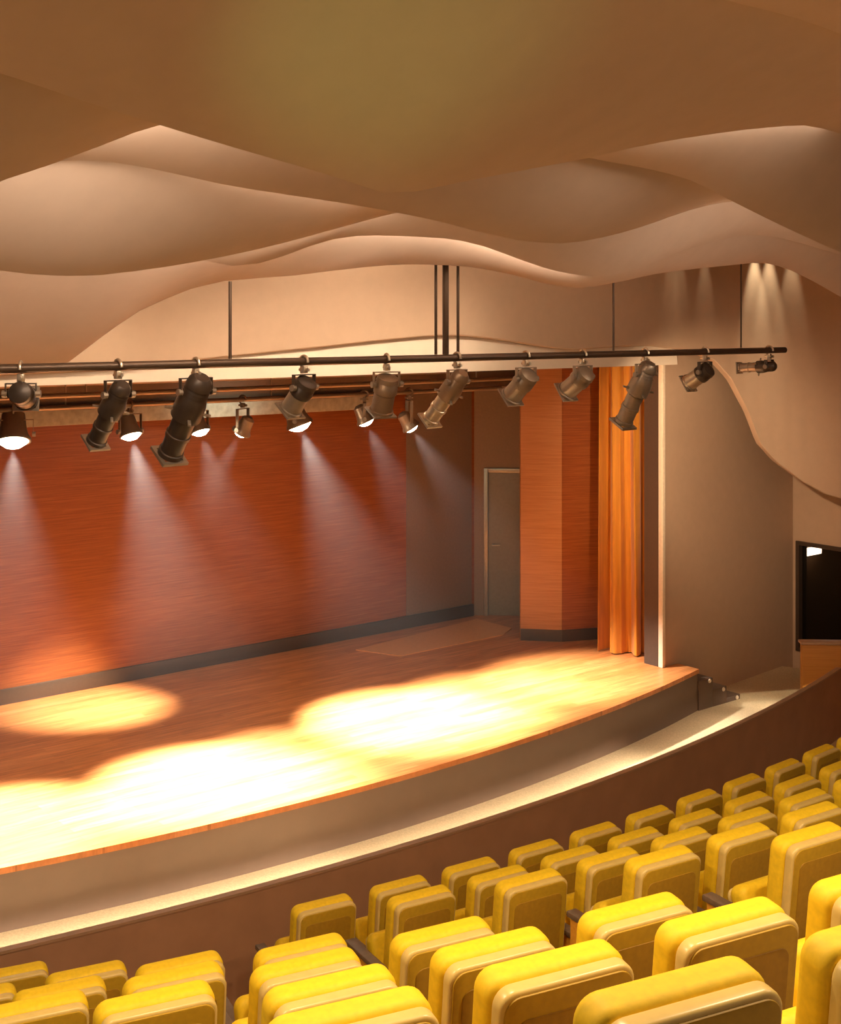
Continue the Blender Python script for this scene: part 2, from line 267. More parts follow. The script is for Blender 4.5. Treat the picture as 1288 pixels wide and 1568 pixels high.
def outline(w, h, r, n=6):
    r = max(r, .0008); pts = []
    for cx, cz, a0 in ((w/2 - r, h/2 - r, 0), (-w/2 + r, h/2 - r, 90), (-w/2 + r, -h/2 + r, 180), (w/2 - r, -h/2 + r, 270)):
        for i in range(n + 1):
            a = math.radians(a0 + 90 * i / n); pts.append((cx + r * math.cos(a), cz + r * math.sin(a)))
    return pts
def slab(bm, w, h, d, rc, be, M=ID4, n=4, taper=0.0):
    """rounded upholstered slab: width x, height z, thickness y, centred"""
    rings = []
    steps = [(be * (1 - math.sin(PI/2*j/n)), -d/2 + be * (1 - math.cos(PI/2*j/n))) for j in range(n + 1)]
    steps += [(i, -y) for i, y in reversed(steps)]
    for ins, y in steps:
        rings.append([bm.verts.new(M @ Vector((x * (1 - taper * (.5 - z / h)), y, z))) for x, z in outline(w - 2*ins, h - 2*ins, rc - ins)])
    for a, b in zip(rings, rings[1:]):
        for i in range(len(a)): bm.faces.new([a[i], a[(i+1) % len(a)], b[(i+1) % len(a)], b[i]])
    bm.faces.new(rings[0]); bm.faces.new(rings[-1])
    return bm
def prism(bm, poly, z0, z1):
    """vertical prism over a plan polygon; z1 may be a list"""
    lo = [bm.verts.new((p[0], p[1], z0)) for p in poly]; hi = [bm.verts.new((p[0], p[1], z1)) for p in poly]
    n = len(poly)
    bm.faces.new(lo); bm.faces.new(hi)
    for i in range(n): bm.faces.new([lo[i], lo[(i+1) % n], hi[(i+1) % n], hi[i]])
    return bm
def band(bm, c, r0, r1, a0, a1, z0, z1, n):
    """curved block between two radii"""
    R = []
    for i in range(n + 1):
        a = a0 + (a1 - a0) * i / n; s, k = math.sin(a), math.cos(a)
        R.append([bm.verts.new((c[0] + r * s, c[1] - r * k, z)) for r, z in ((r0, z0), (r1, z0), (r1, z1), (r0, z1))])
    for a, b in zip(R, R[1:]):
        for k in range(4): bm.faces.new([a[k], a[(k+1) % 4], b[(k+1) % 4], b[k]])
    bm.faces.new(R[0]); bm.faces.new(R[-1])
    return bm

# ------------------------------------------------------------------ floor, tiers, parapet, stage
struct('floor', box(BM(), (-16, -3, -.12), (16, 30, .0)), CARPET, 'carpeted floor of the hall below the seating tiers', 'floor', smooth=False)

ROW_C = (-12.08, 28.797); ROW_R = 23.242; ROW_P = .834; SEAT_PITCH = .58
TOPS = [3.829, 3.513, 3.157, 2.786, 2.427, 2.07, 1.697, 1.33, .965]
ORD = ['front', 'second', 'third', 'fourth', 'fifth', 'sixth', 'seventh', 'eighth', 'ninth']
ROW_Z = [CAM_Z - d - 1.0 for d in TOPS]
for k in range(9):
    R = ROW_R + k * ROW_P
    struct('seating_tier', band(BM(), ROW_C, R - .64, R + ROW_P - .642 + (6 if k == 8 else 0), .20, .78, 0, max(ROW_Z[k], .02), 60), TIER,
           'carpeted floor tier under the %s row of seats' % ORD[k], 'tier', smooth=False)
PAR_C = (-14.05, 28.62); PAR_R = 23.16
par = empty('parapet', 'low brown curved wall between the front row and the stage aisle', 'low wall', kind='structure')
obj('wall_panel', band(BM(), PAR_C, PAR_R, PAR_R + .05, .22, 1.06, 0, .78, 90), PARAPET, par)
obj('cap', band(BM(), PAR_C, PAR_R - .004, PAR_R + .056, .22, 1.06, .78, .80, 90), PARAPET_CAP, par)
# unseen fill lights added behind the low wall to brighten the aisle floor
for i in range(30):
    a = .50 + (.98 - .50) * (i + .5) / 30; s_, c_ = math.sin(a), math.cos(a)
    p = (PAR_C[0] + (PAR_R - .03) * s_, PAR_C[1] - (PAR_R - .03) * c_, .66); q = (PAR_C[0] + (PAR_R - .85) * s_, PAR_C[1] - (PAR_R - .85) * c_, .09)
    o = lamp('AREA', 'aisle_fill_light', p, q, 11.0 if a < .66 else (6.0 if a < .86 else 1.2), (1, .86, .66), shape=(.34, .03)); o.data.spread = math.radians(42)
struct('floor', band(BM(), PAR_C, PAR_R - 6, PAR_R - .001, .22, 1.06, 0, .09, 90), CARPET, 'beige carpeted aisle floor between the low wall and the stage', 'floor', smooth=False)
ST_C = (-13.0, 28.05); ST_R = 20.40
Fi = FRAME.inverted()
edge = []
for i in range(81):
    a = .30 + (1.10 - .30) * i / 80
    p = Fi @ Vector((ST_C[0] + ST_R * math.sin(a), ST_C[1] - ST_R * math.cos(a), 0))
    if p.x < .26: edge.append((p.x, p.y))
    else:
        q = edge[-1]; t = (.26 - q[0]) / (p.x - q[0]); edge.append((.26, q[1] + (p.y - q[1]) * t)); break
SZ = .60
stage_poly = edge + [(.26, -.004), (-.002, -.004), (-.002, .262), (.9, .302), (2.0, .47), (2.0, 4.2), (edge[0][0], 4.2)]
stage = empty('stage', 'raised stage with orange parquet top and curved brown front', 'stage', kind='structure')
stage.matrix_world = FRAME
def sobj(name, bm, m, parent=None, **k):
    """part whose mesh is in the stage frame"""
    return obj(name, bm, m, parent, **k)
sobj('stage_floor', prism(BM(), stage_poly, SZ - .05, SZ), STAGEWOOD, stage, smooth=False)
bm = BM()
n = len(edge)
for (x0, y0), (x1, y1) in zip(edge, edge[1:]):
    pass
inner = [(x, y + .06) for x, y in edge]
prism(bm, [(x, y + .02) for x, y in edge] + [(.24, -.004), (edge[0][0], -.004)], 0, SZ - .05)
sobj('stage_front', bm, FASCIA, stage)
# steps from the stage end down to the aisle
for i in range(3):
    x0 = .262 + i * .27
    st = struct('stage_step', box(BM(), (x0, -.33, 0), (x0 + .268, -.006, SZ - .15 * (i + 1)), bev=.006), FASCIA,
           'brown stage step at the right end of the stage, %s of three from the top' % ['first', 'second', 'third'][i], 'step', FRAME)
    o = obj('step_light', lathe(BM(), [(-.012, .0), (-.012, .022), (0, .026)], Matrix.Translation((x0 + .2, -.331, SZ - .15 * (i + 1) - .03)), 12), TRIM, None, frame=FRAME)
    tag(o, 'small round step light on the %s step right of the stage' % ['top', 'middle', 'bottom'][i], 'light', 'step lights on the stage steps')

# ------------------------------------------------------------------ walls
VB = 3.57
struct('wall_back', box(BM(), (-13, VB, SZ), (.05, VB + .12, 4.55)), BACKWOOD, 'red brown wood clad wall at the back of the stage', 'wall', FRAME, smooth=False)
struct('baseboard_back', box(BM(), (-13, VB - .035, SZ), (.02, VB, SZ + .17), bev=.008), BASEBOARD, 'dark skirting along the wooden back wall of the stage', 'skirting', FRAME)
struct('wall_panel_back', box(BM(), (-1.2, VB - .005, SZ + .171), (.0, VB - .001, 4.5)), DRABPANEL, 'plain grey brown section at the right end of the wooden back wall', 'wall', FRAME, smooth=False)
# side wall of the stage, splayed, with a door opening
SIDE = FRAME @ Matrix.Translation((.05, VB, 0)) @ Matrix.Rotation(math.radians(-46), 4, 'Z')   # x runs along the wall towards the front
bm = BM()
box(bm, (0, 0, SZ), (.14, .12, 4.55)); box(bm, (1.02, 0, SZ), (2.6, .12, 4.55)); box(bm, (.14, 0, SZ + 2.12), (1.02, .12, 4.55))
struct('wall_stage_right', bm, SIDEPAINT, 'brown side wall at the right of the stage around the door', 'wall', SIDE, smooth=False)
d1 = empty('door_1', 'grey green side door with pale frame beside the wooden back wall', 'door', kind='structure'); d1.matrix_world = SIDE
bm = BM(); box(bm, (.14, -.03, SZ), (.20, .10, SZ + 2.12), bev=.004); box(bm, (.96, -.03, SZ), (1.02, .10, SZ + 2.12), bev=.004); box(bm, (.201, -.03, SZ + 2.06), (.959, .10, SZ + 2.12), bev=.004)
obj('door_frame', bm, METALFRAME, d1)
obj('door_leaf', box(BM(), (.205, .02, SZ + .005), (.955, .065, SZ + 2.055), bev=.003), DOORPAINT, d1)
bm = BM(); lathe(bm, [(-.06, .0), (-.06, .012), (.02, .012)], Matrix.Translation((.27, .0, SZ + 1.02)), 10); box(bm, (.26, -.065, SZ + 1.01), (.38, -.05, SZ + 1.03), bev=.004)
obj('door_handle', bm, METALFRAME, d1)

# wooden pier right of the stage
L, Mi, R_ = (-.43, 2.09), (-.06, 1.69), (.45, 1.46)
pier = empty('pier', 'tall wood clad pier with two flat faces beside the curtain', 'pillar', kind='structure'); pier.matrix_world = FRAME
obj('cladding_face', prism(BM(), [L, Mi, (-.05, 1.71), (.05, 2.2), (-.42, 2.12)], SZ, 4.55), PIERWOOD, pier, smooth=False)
obj('cladding_face', prism(BM(), [(Mi[0] + .004, Mi[1]), R_, (.60, 1.60), (.60, 2.2), (.06, 2.2)], SZ, 4.55), BACKWOOD, pier, smooth=False)  # redder, darker wood here: shading of this face put into its colour
def off(p, q, d):
    t = Vector((q[0] - p[0], q[1] - p[1])).normalized(); return (t.y * d, -t.x * d)
o1 = off(L, Mi, .025); o2 = off(Mi, R_, .025)
bm = BM()
prism(bm, [(L[0] + o1[0], L[1] + o1[1]), (Mi[0] + o1[0] + .006, Mi[1] + o1[1] - .004), (R_[0] + o2[0], R_[1] + o2[1]), R_, Mi, L], SZ, SZ + .15)
obj('skirting', bm, BASEBOARD, pier, smooth=False)

# proscenium wall right of the stage, the jamb, and the side wall with a glazed opening
bm = BM(); prism(bm, [(0, 0), (3.07, .30), (3.07, .62), (.9, .30), (.0, .26)], 0, 6.6)
struct('wall_proscenium', bm, WALLPAINT, 'plain brown plaster wall right of the stage opening', 'wall', FRAME, smooth=False)
struct('trim_1', box(BM(), (-.055, -.03, SZ), (-.001, .04, 4.31), bev=.006), TRIM, 'narrow pale edge strip down the right side of the stage opening', 'trim', FRAME)
struct('wall_jamb', box(BM(), (-.05, .045, SZ), (-.002, .27, 4.6)), DARKPAINT, 'dark inner jamb face behind the pale edge strip', 'wall', FRAME, smooth=False)
bm = BM()
OV0, OV1, OZ0, OZ1 = .24, -1.5, .27, 1.79
box(bm, (3.08, -9, 0), (3.26, .61, OZ0)); box(bm, (3.08, -9, OZ1), (3.26, .61, 6.6)); box(bm, (3.08, -9, OZ0), (3.26, OV1, OZ1)); box(bm, (3.08, OV0, OZ0), (3.26, .61, OZ1))
struct('wall_right', bm, WALLPAINT, 'brown side wall of the hall around the dark glazed opening', 'wall', FRAME, smooth=False)
w1 = empty('window_1', 'dark glazed opening with a lit lamp inside, in the right side wall', 'window', kind='structure'); w1.matrix_world = FRAME
bm = BM(); t = .055
box(bm, (3.05, OV0 - t, OZ0), (3.24, OV0, OZ1)); box(bm, (3.05, OV1, OZ0), (3.24, OV1 + t, OZ1)); box(bm, (3.05, OV1 + t, OZ1 - t), (3.24, OV0 - t, OZ1)); box(bm, (3.05, OV1 + t, OZ0), (3.24, OV0 - t, OZ0 + t))
obj('window_frame', bm, DARKPAINT, w1, smooth=False)
obj('glass_pane', box(BM(), (3.13, OV1 + t, OZ0 + t), (3.14, OV0 - t, OZ1 - t)), GLASS, w1, smooth=False)
bm = BM()
box(bm, (3.27, OV1 - .2, 0), (5.2, OV1 - .12, 2.0)); box(bm, (3.27, OV0 + .12, 0), (5.2, OV0 + .2, 2.0)); box(bm, (5.2, OV1 - .2, 0), (5.28, OV0 + .2, 2.0)); box(bm, (3.27, OV1 - .2, 2.0), (5.28, OV0 + .2, 2.08))
struct('lobby_wall', bm, DARKROOM, 'dark walls of the room behind the glazed opening', 'wall', FRAME, smooth=False)
lamp('POINT', 'lobby_lamp_light', W(3.9, -.25, 1.5), W(4, 0, 0), 4, (1, .85, .6), .05)
t1 = empty('ceiling_lamp', 'small bright ceiling lamp seen through the dark glazed opening', 'lamp'); t1.matrix_world = FRAME @ Matrix.Translation((3.50, .27, 1.59))
obj('lamp_housing', box(BM(), (-.20, .05, -.07), (.20, .088, .07), bev=.01), GREYMETAL, t1)
obj('diffuser', box(BM(), (-.18, -.03, -.05), (.18, .05, .05), bev=.015), TUBE, t1)

# header over the stage opening: pale sloping lip, with the wall behind it
HZ = 4.31
bm = BM()
prof = [(-.22, HZ), (-.215, HZ + .07), (-.18, HZ + .30), (-.145, HZ + .62), (-.10, 6.6), (.28, 6.6), (.28, HZ + .03), (.20, HZ)]
rings = []
for i in range(41):
    u = -13 + 12.995 * i / 40
    rings.append([bm.verts.new((u, v, z)) for v, z in prof])
for a, b in zip(rings, rings[1:]):
    for k in range(len(prof)): bm.faces.new([a[k], a[(k+1) % len(prof)], b[(k+1) % len(prof)], b[k]])
bm.faces.new(rings[0]); bm.faces.new(rings[-1])
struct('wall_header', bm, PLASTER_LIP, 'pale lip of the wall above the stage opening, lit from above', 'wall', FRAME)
# upper wall panel with a wavy lower edge that sweeps down at the right
bm = BM()
F_ = [(u, v, z) for u, v, z in UPPER_EDGE]
rows = []
for i, (u, v, z) in enumerate(F_):
    a = F_[max(i-1, 0)]; b = F_[min(i+1, len(F_)-1)]
    tx, ty = b[0]-a[0], b[1]-a[1]; l = math.hypot(tx, ty); nx, ny = -ty/l, tx/l      # towards the wall
    th = .10
    rows.append([bm.verts.new(p) for p in ((u, v, z + .012), (u + nx*.012, v + ny*.012, z), (u + nx*th, v + ny*th, z), (u + nx*th, v + ny*th, 6.58), (u, v, 6.58))])
for a, b in zip(rows, rows[1:]):
    for k in range(5): bm.faces.new([a[k], a[(k+1) % 5], b[(k+1) % 5], b[k]])
bm.faces.new(rows[0]); bm.faces.new(rows[-1])
struct('wall_upper', bm, WALLPAINT, 'curved brown plaster panel above the stage with a wavy lower edge', 'wall', FRAME)

# ------------------------------------------------------------------ ceiling
def zat(table, u):
    x = (u + 13) / .2; i = max(0, min(79, int(x))); t = x - i; return table[i] * (1 - t) + table[i+1] * t
US = [-13 + .2 * i for i in range(81)]
def arr(x): return x if isinstance(x, (list, tuple)) else [x] * 81
def sheet(name, vn, zn, ve, ze, label, M=12, th=.045, sag=0.0):
    vn, zn, ve, ze = arr(vn), arr(zn), arr(ve), arr(ze)
    bm = BM(); lo, hi = [], []
    for i, u in enumerate(US):
        a, b = [], []
        for j in range(M + 1):
            t = j / M; s = t * .55 + (t*t*(3-2*t)) * .45
            v = vn[i] + (ve[i] - vn[i]) * t; z = zn[i] + (ze[i] - zn[i]) * s - sag * math.sin(PI * t)
            a.append(bm.verts.new((u, v, z))); b.append(bm.verts.new((u, v - .0, z + th)))
        lo.append(a); hi.append(b)
    for i in range(80):
        for j in range(M):
            bm.faces.new([lo[i][j], lo[i+1][j], lo[i+1][j+1], lo[i][j+1]])
            bm.faces.new([hi[i][j], hi[i][j+1], hi[i+1][j+1], hi[i+1][j]])
        bm.faces.new([lo[i][0], hi[i][0], hi[i+1][0], lo[i+1][0]])
        bm.faces.new([lo[i][M], lo[i+1][M], hi[i+1][M], hi[i][M]])
    for s in (0, 80):
        for j in range(M): bm.faces.new([lo[s][j], lo[s][j+1], hi[s][j+1], hi[s][j]])
    return struct(name, bm, PLASTER, label, 'ceiling', FRAME, angle=50)
up = lambda z, d: [x + d for x in z]
sheet('ceiling', -10.2, 6.62, -6.8, z_a, 'near brown ceiling sheet cut by the top right of the view')
sheet('ceiling', -6.92, up(z_a, .10), -5.6, z_1, 'largest brown ceiling sheet, its edge dipping to a point above the stage')
sheet('ceiling', -5.72, up(z_1, .16), -5.0, z_2, 'second ceiling sheet showing as dark wedges at both sides')
sheet('ceiling', -5.12, up(z_2, .16), -4.4, z_3, 'third ceiling sheet, bright at its left and dark at its right')
sheet('ceiling', -4.52, up(z_3, .16), -3.8, z_4, 'fourth ceiling sheet, a leaf shape at the left')
sheet('ceiling', -3.92, up(z_4, .16), -3.2, z_5, 'fifth ceiling sheet, a thin wave above the hanging rods')
sheet('ceiling', -3.32, up(z_5, .16), v_6, z_6, 'last pale ceiling sheet in front of the wall over the stage')
# light strips lying on the upper side of the sheets, just behind their edges, shining on the next sheet
def cove_strip(v, table, u0, u1, e, aim=-.10):
    n = max(1, round((u1 - u0) / .3)); w = (u1 - u0) / n
    for i in range(n):
        u = u0 + w * (i + .5); z = zat(table, u) + .09
        o = lamp('AREA', 'cove_strip_light', W(u, v - .03, z), W(u, v + .97, z + aim), e * w, COVE, shape=(w * .9, .04))
        tx = Vector((1, 0, (zat(table, u + .1) - zat(table, u - .1)) / .2)).normalized(); az = -Vector((0, 1, aim)).normalized()
        ty = az.cross(tx).normalized(); tx = ty.cross(az)
        o.matrix_world = FRAME @ Matrix(((tx.x, ty.x, az.x, u), (tx.y, ty.y, az.y, v - .03), (tx.z, ty.z, az.z, z), (0, 0, 0, 1)))
cove_strip(-5.0, z_2, -10.2, -8.2, 14)
cove_strip(-4.4, z_3, -10.0, -7.6, 3.0)
cove_strip(-3.8, z_4, -9.8, -7.0, 13)
cove_strip(-3.2, z_5, -8.4, -4.6, 9)
cove_strip(-5.0, z_2, -4.5, -2.2, 8)
cove_strip(-5.6, z_1, -6.7, -4.9, 5)
struct('ceiling_slab', box(BM(), (-13.2, -12, 6.66), (5.5, 4.6, 6.8)), WALLPAINT, 'flat structural slab above the wavy ceiling sheets', 'ceiling', FRAME, smooth=False)
struct('ceiling_stage', box(BM(), (-13, .31, 4.62), (3.0, 4.3, 4.7)), STAGEBLACK, 'dark ceiling over the stage', 'ceiling', FRAME, smooth=False)
struct('beam', box(BM(), (-13, 2.6, 3.73), (-2.2, 2.75, 3.94), bev=.01), BEAM, 'long grey green beam across the stage above the wooden wall', 'beam', FRAME)
tag(obj('stage_border', box(BM(), (-13, 2.64, 3.945), (.3, 2.70, 4.6), bev=.004), BORDER, frame=FRAME), 'dark brown masking border hanging over the stage above the beam', 'curtain')
struct('floor_light_patch', prism(BM(), [(-2.46, 3.02), (-2.2, 2.42), (-.45, 2.42), (-.1, 2.62), (-.1, 3.34)], SZ, SZ + .012), LIGHTPATCH,  # thin sheet standing in for a patch of light spilled on the floor
       'patch of spilled light painted orange on the floor at the back of the stage', 'light patch', FRAME, smooth=False)

# ------------------------------------------------------------------ curtain
bm = BM()
p0, p1 = Vector((-.02, 1.07)), Vector((.50, .42)); d = (p1 - p0); L_ = d.length; d.normalize(); nrm = Vector((-d.y, d.x))
NC, NZ = 120, 14
grid = []
for s in (0, 1):
    g = []
    for i in range(NC + 1):
        t = i / NC; row = []
        for j in range(NZ + 1):
            z = SZ + .015 + (4.5 - SZ) * j / NZ; f = j / NZ
            wob = (.125 - .06*t) * math.sin(2*PI*(4.4*t + .22*math.sin(8*t + .6))) * (1 - .3*f) + .012 * math.sin(t * 2*PI*15 + 2*f)
            along = t * L_ * (1 + .04 * (1 - f)) + .02 * math.sin(t * 2*PI*6.5 + 1.3)
            g_ = along / L_
            if g_ < .5: c0, dv, nv = Vector((.03, 1.07)), Vector((.08, -.45)), Vector((-.98, -.2))
            else: c0, dv, nv = Vector((.11, .62)), Vector((.41, -.15)), Vector((-.37, -.93))
            k_ = max(0, min(1, (g_ - .4) / .2)); nv = (Vector((-.98, -.2)) * (1 - k_) + Vector((-.37, -.93)) * k_).normalized()
            q = c0 + dv * ((g_ if g_ < .5 else g_ - .5) * 2) + nv * (wob + s * .006)
            row.append(bm.verts.new((q.x, q.y, z)))
        g.append(row)
    grid.append(g)
for s in (0, 1):
    for i in range(NC):
        for j in range(NZ): bm.faces.new([grid[s][i][j], grid[s][i+1][j], grid[s][i+1][j+1], grid[s][i][j+1]])
for i in range(NC):
    for j in (0, NZ): bm.faces.new([grid[0][i][j], grid[0][i+1][j], grid[1][i+1][j], grid[1][i][j]])
for j in range(NZ):
    for i in (0, NC): bm.faces.new([grid[0][i][j], grid[0][i][j+1], grid[1][i][j+1], grid[1][i][j]])
tag(obj('stage_curtain', bm, CURTAIN, frame=FRAME), 'orange pleated stage curtain drawn aside between the wooden pier and the wall', 'curtain')

# wooden box at the right end of the aisle
b1 = empty('wooden_partition', 'orange wooden half height partition at the right end of the aisle', 'partition', (4.46, 15.25, 0), math.radians(-3))
obj('panel', box(BM(), (0, 0, 0), (2.6, .12, 1.06), bev=.006), BOXWOOD, b1)
obj('top', box(BM(), (-.02, -.02, 1.06), (2.62, .14, 1.09), bev=.006), PARAPET_CAP, b1)

# ------------------------------------------------------------------ lighting bar and its spotlights
BV, BZ = -2.62, 4.547
bar = empty('lighting_bar', 'long dark lighting pipe hung on rods in front of the stage', 'lighting bar'); bar.matrix_world = FRAME @ Matrix.Translation((0, BV, BZ))
obj('pipe', tube(BM(), [(-13, 0, 0), (-6, 0, 0), (-1.22, 0, 0)], .030, 14), PIPE, bar)
for u, r, top in [(-7.67, .012, 5.12), (-5.80, .012, 5.7), (-5.70, .026, 5.7), (-5.57, .012, 5.7), (-3.75, .010, 5.6), (-1.93, .008, 5.7)]:
    obj('hanging_rod', tube(BM(), [(u, 0, .031), (u, 0, top - BZ)], r, 8), PIPE, bar)

def spotlight(u, pitch, yaw, kind, label, size=1.0, body=BLACKMETAL, barrel=BLACKMETAL, v=BV, z=BZ, lit=False, drop=.19):
    """pitch: degrees below level; yaw: degrees from the stage axis; hangs from a clamp on the pipe"""
    o = empty('stage_spotlight', label, 'spotlight', group='stage spotlights')
    o.matrix_world = FRAME @ Matrix.Translation((u, v, z)) @ Matrix.Rotation(math.radians(yaw), 4, 'Z')
    s = size
    # clamp: hook over the pipe
    bm = BM(); pts = [(0, .042*math.cos(a), .042*math.sin(a)) for a in [math.radians(x) for x in range(-60, 215, 25)]]
    tube(bm, pts, .011, 8); box(bm, (-.022, -.02, -.085), (.022, .02, -.034), bev=.004); lathe(bm, [(-.05, .0), (-.05, .012), (.045, .012), (.045, 0)], Matrix.Translation((0, 0, -.06)), 10)
    obj('clamp', bm, SILVER if kind != 'glow' else BATTEN, o)
    P = Matrix.Translation((0, 0, -drop)) @ Matrix.Rotation(math.radians(-pitch), 4, 'X') @ Matrix.Translation((0, {'profile': .17, 'fresnel': .06}.get(kind, 0) * size, 0))
    yw = .125 * s
    bm = BM()
    box(bm, (-yw, -.018, -.10), (yw, .018, -.092), bev=.002); box(bm, (-yw - .006, -.018, -drop - .02), (-yw, .018, -.092), bev=.002); box(bm, (yw, -.018, -drop - .02), (yw + .006, .018, -.092), bev=.002)
    obj('yoke', bm, body, o)
    for sx in (-1, 1):
        obj('tilt_knob', lathe(BM(), [(-.02, 0), (-.02, .024), (.012, .024), (.012, 0)], Matrix.Translation((sx * (yw + .012), 0, -drop)) @ Matrix.Rotation(PI/2, 4, 'Z'), 10), GREYMETAL, o)
    if kind == 'profile':
        h = BM(); lathe(h, [(-.30*s, 0), (-.30*s, .055*s), (-.27*s, .085*s), (-.22*s, .095*s), (-.215*s, .083*s), (-.19*s, .095*s), (-.185*s, .083*s), (-.16*s, .095*s), (-.155*s, .083*s), (-.13*s, .097*s), (-.06*s, .112*s), (.05*s, .112*s), (.07*s, .08*s)], P, 22)
        obj('lamp_housing', h, body, o)
        b = BM(); lathe(b, [(.07*s, .084*s), (.20*s, .084*s), (.205*s, .092*s), (.235*s, .092*s), (.24*s, .084*s), (.36*s, .084*s), (.365*s, .094*s), (.40*s, .094*s), (.40*s, .078*s), (.36*s, .07*s)], P, 22)
        obj('barrel', b, barrel, o)
        f = BM(); w = .105*s
        for lo, hi in (((-w, .402*s, -w), (w, .425*s, -w + .03*s)), ((-w, .402*s, w - .03*s), (w, .425*s, w)), ((-w, .402*s, -w + .03*s), (-w + .03*s, .425*s, w - .03*s)), ((w - .03*s, .402*s, -w + .03*s), (w, .425*s, w - .03*s))): box(f, lo, hi, P)
        obj('colour_frame', f, GREYMETAL if barrel is not SILVER else SILVER, o)
        for a in range(4):
            t = P @ Matrix.Rotation(PI/2*a + .4, 4, 'Y')
            obj('shutter_handle', box(BM(), (-.012*s, .0, .108*s), (.012*s, .012, .17*s), t, .002), GREYMETAL, o)
        lz = BM(); lathe(lz, [(.37*s, 0), (.385*s, .04*s), (.375*s, .072*s)], P, 20); obj('lens', lz, LENS, o)
        box_y = -.28*s
    elif kind == 'fresnel':
        h = BM(); lathe(h, [(-.15*s, 0), (-.15*s, .05*s), (-.13*s, .095*s), (-.09*s, .105*s), (-.085*s, .092*s), (-.06*s, .105*s), (-.055*s, .092*s), (-.03*s, .108*s), (.02*s, .108*s), (.03*s, .09*s)], P, 22)
        obj('lamp_housing', h, body, o)
        b = BM(); lathe(b, [(.03*s, .096*s), (.19*s, .10*s), (.195*s, .112*s), (.215*s, .112*s), (.215*s, .095*s), (.19*s, .09*s)], P, 22)
        obj('barrel', b, barrel, o)
        lz = BM(); lathe(lz, [(.185*s, 0), (.20*s, .05*s), (.19*s, .09*s)], P, 20); obj('lens', lz, LENS, o)
        f = BM(); w = .112*s
        for lo, hi in (((-w, .216*s, -w), (w, .232*s, -w + .026*s)), ((-w, .216*s, w - .026*s), (w, .232*s, w)), ((-w, .216*s, -w + .026*s), (-w + .026*s, .232*s, w - .026*s)), ((w - .026*s, .216*s, -w + .026*s), (w, .232*s, w - .026*s))): box(f, lo, hi, P)
        obj('colour_frame', f, GREYMETAL, o)
    else:   # lit wash lamp with a wide lens
        h = BM(); lathe(h, [(-.17*s, 0), (-.17*s, .04*s), (-.14*s, .075*s), (-.05*s, .085*s), (.0, .095*s), (.03*s, .115*s), (.05*s, .115*s), (.05*s, .10*s), (.03*s, .095*s)], P, 22)
        obj('lamp_housing', h, body, o)
        lz = BM(); lathe(lz, [(.095*s, 0), (.085*s, .05*s), (.06*s, .085*s), (.045*s, .10*s)], P, 20); obj('lens', lz, GLOW, o)
    return o
spotlight(-9.18, 12, -32, 'fresnel', 'round black spotlight at the left end of the pipe, above the brightest lit lamp', .72, BLACKMETAL, BLACKMETAL, drop=.16)
spotlight(-8.52, 50, 6, 'profile', 'dark spotlight second from the left on the pipe, pointing down left', .74)
spotlight(-7.94, 54, 4, 'profile', 'longest dark spotlight on the pipe, beside the hanging rod at left', .98)
spotlight(-7.05, 50, 10, 'fresnel', 'bronze spotlight on the pipe above the large lit lamp near the centre', .8, BLACKMETAL, GREYMETAL)
spotlight(-6.29, 66, -10, 'fresnel', 'dim bronze spotlight on the pipe left of the triple rods', .85, BATTEN, BATTEN)
spotlight(-5.58, 46, 4, 'profile', 'coppery spotlight on the pipe just right of the triple rods', .78, BATTEN, SILVER)
spotlight(-4.82, 42, 2, 'fresnel', 'short grey spotlight on the pipe in front of the wooden pier top left', .85, GREYMETAL, GREYMETAL)
spotlight(-4.14, 36, 2, 'fresnel', 'short grey spotlight on the pipe in front of the dark face of the pier', .85, GREYMETAL, GREYMETAL)
spotlight(-3.33, 60, 0, 'profile', 'big grey spotlight on the pipe in front of the curtain, pointing steeply down', .92, GREYMETAL, GREYMETAL)
spotlight(-2.48, 32, 6, 'fresnel', 'shiny silver spotlight on the pipe against the plaster wall', .78, BLACKMETAL, SILVER)
spotlight(-1.48, 4, 10, 'profile', 'small level spotlight at the right end of the pipe', .56, BLACKMETAL, GREYMETAL, drop=.16)

# battens over the stage carry the lit lamps
NAMES = ['largest lit stage lamp, at the left edge under the round black spotlight', 'lit stage lamp just right of the second dark spotlight',
         'lit stage lamp half hidden behind the longest dark spotlight', 'small lit stage lamp between the longest spotlight and the bronze one',
         'large lit stage lamp below the bronze spotlight near the centre', 'lit stage lamp just left of the dim bronze spotlight',
         'lit stage lamp left of the coppery spotlight, nearest the stage door']
for v, z, nm in [(1.2, 4.02, 'lit lamps'), (.75, 4.16, 'cables'), (2.0, 4.20, 'the upper beam')]:
    bt = empty('stage_batten', {1.2: 'steel pipe across the stage carrying the lit lamps', .75: 'bare steel pipe across the stage just behind the opening', 2.0: 'rear steel pipe across the stage near the beam'}[v], 'pipe', group='steel pipes over the stage')
    bt.matrix_world = FRAME @ Matrix.Translation((0, v, z))
    obj('pipe', tube(BM(), [(-13, 0, 0), (-6, 0, 0), (-1.6, 0, 0)], .024, 12), BATTEN, bt)
    for u in (-9.5, -7.2, -4.9, -2.4):
        obj('hanging_rod', tube(BM(), [(u, 0, .015), (u, 0, 4.62 - z)], .008, 8), BATTEN, bt)
for (u, v, z, au, av, e, c, sz), nm in zip(STAGE_LAMPS, NAMES):
    dd = Vector((au - u, av - v, SZ - z)).normalized()
    yaw = math.degrees(math.atan2(-dd.x, dd.y)); pitch = math.degrees(math.asin(-dd.z))
    spotlight(u, pitch, yaw, 'glow', nm, sz, BATTEN, BATTEN, v=v, z=4.02, lit=True, drop=4.02 - z)

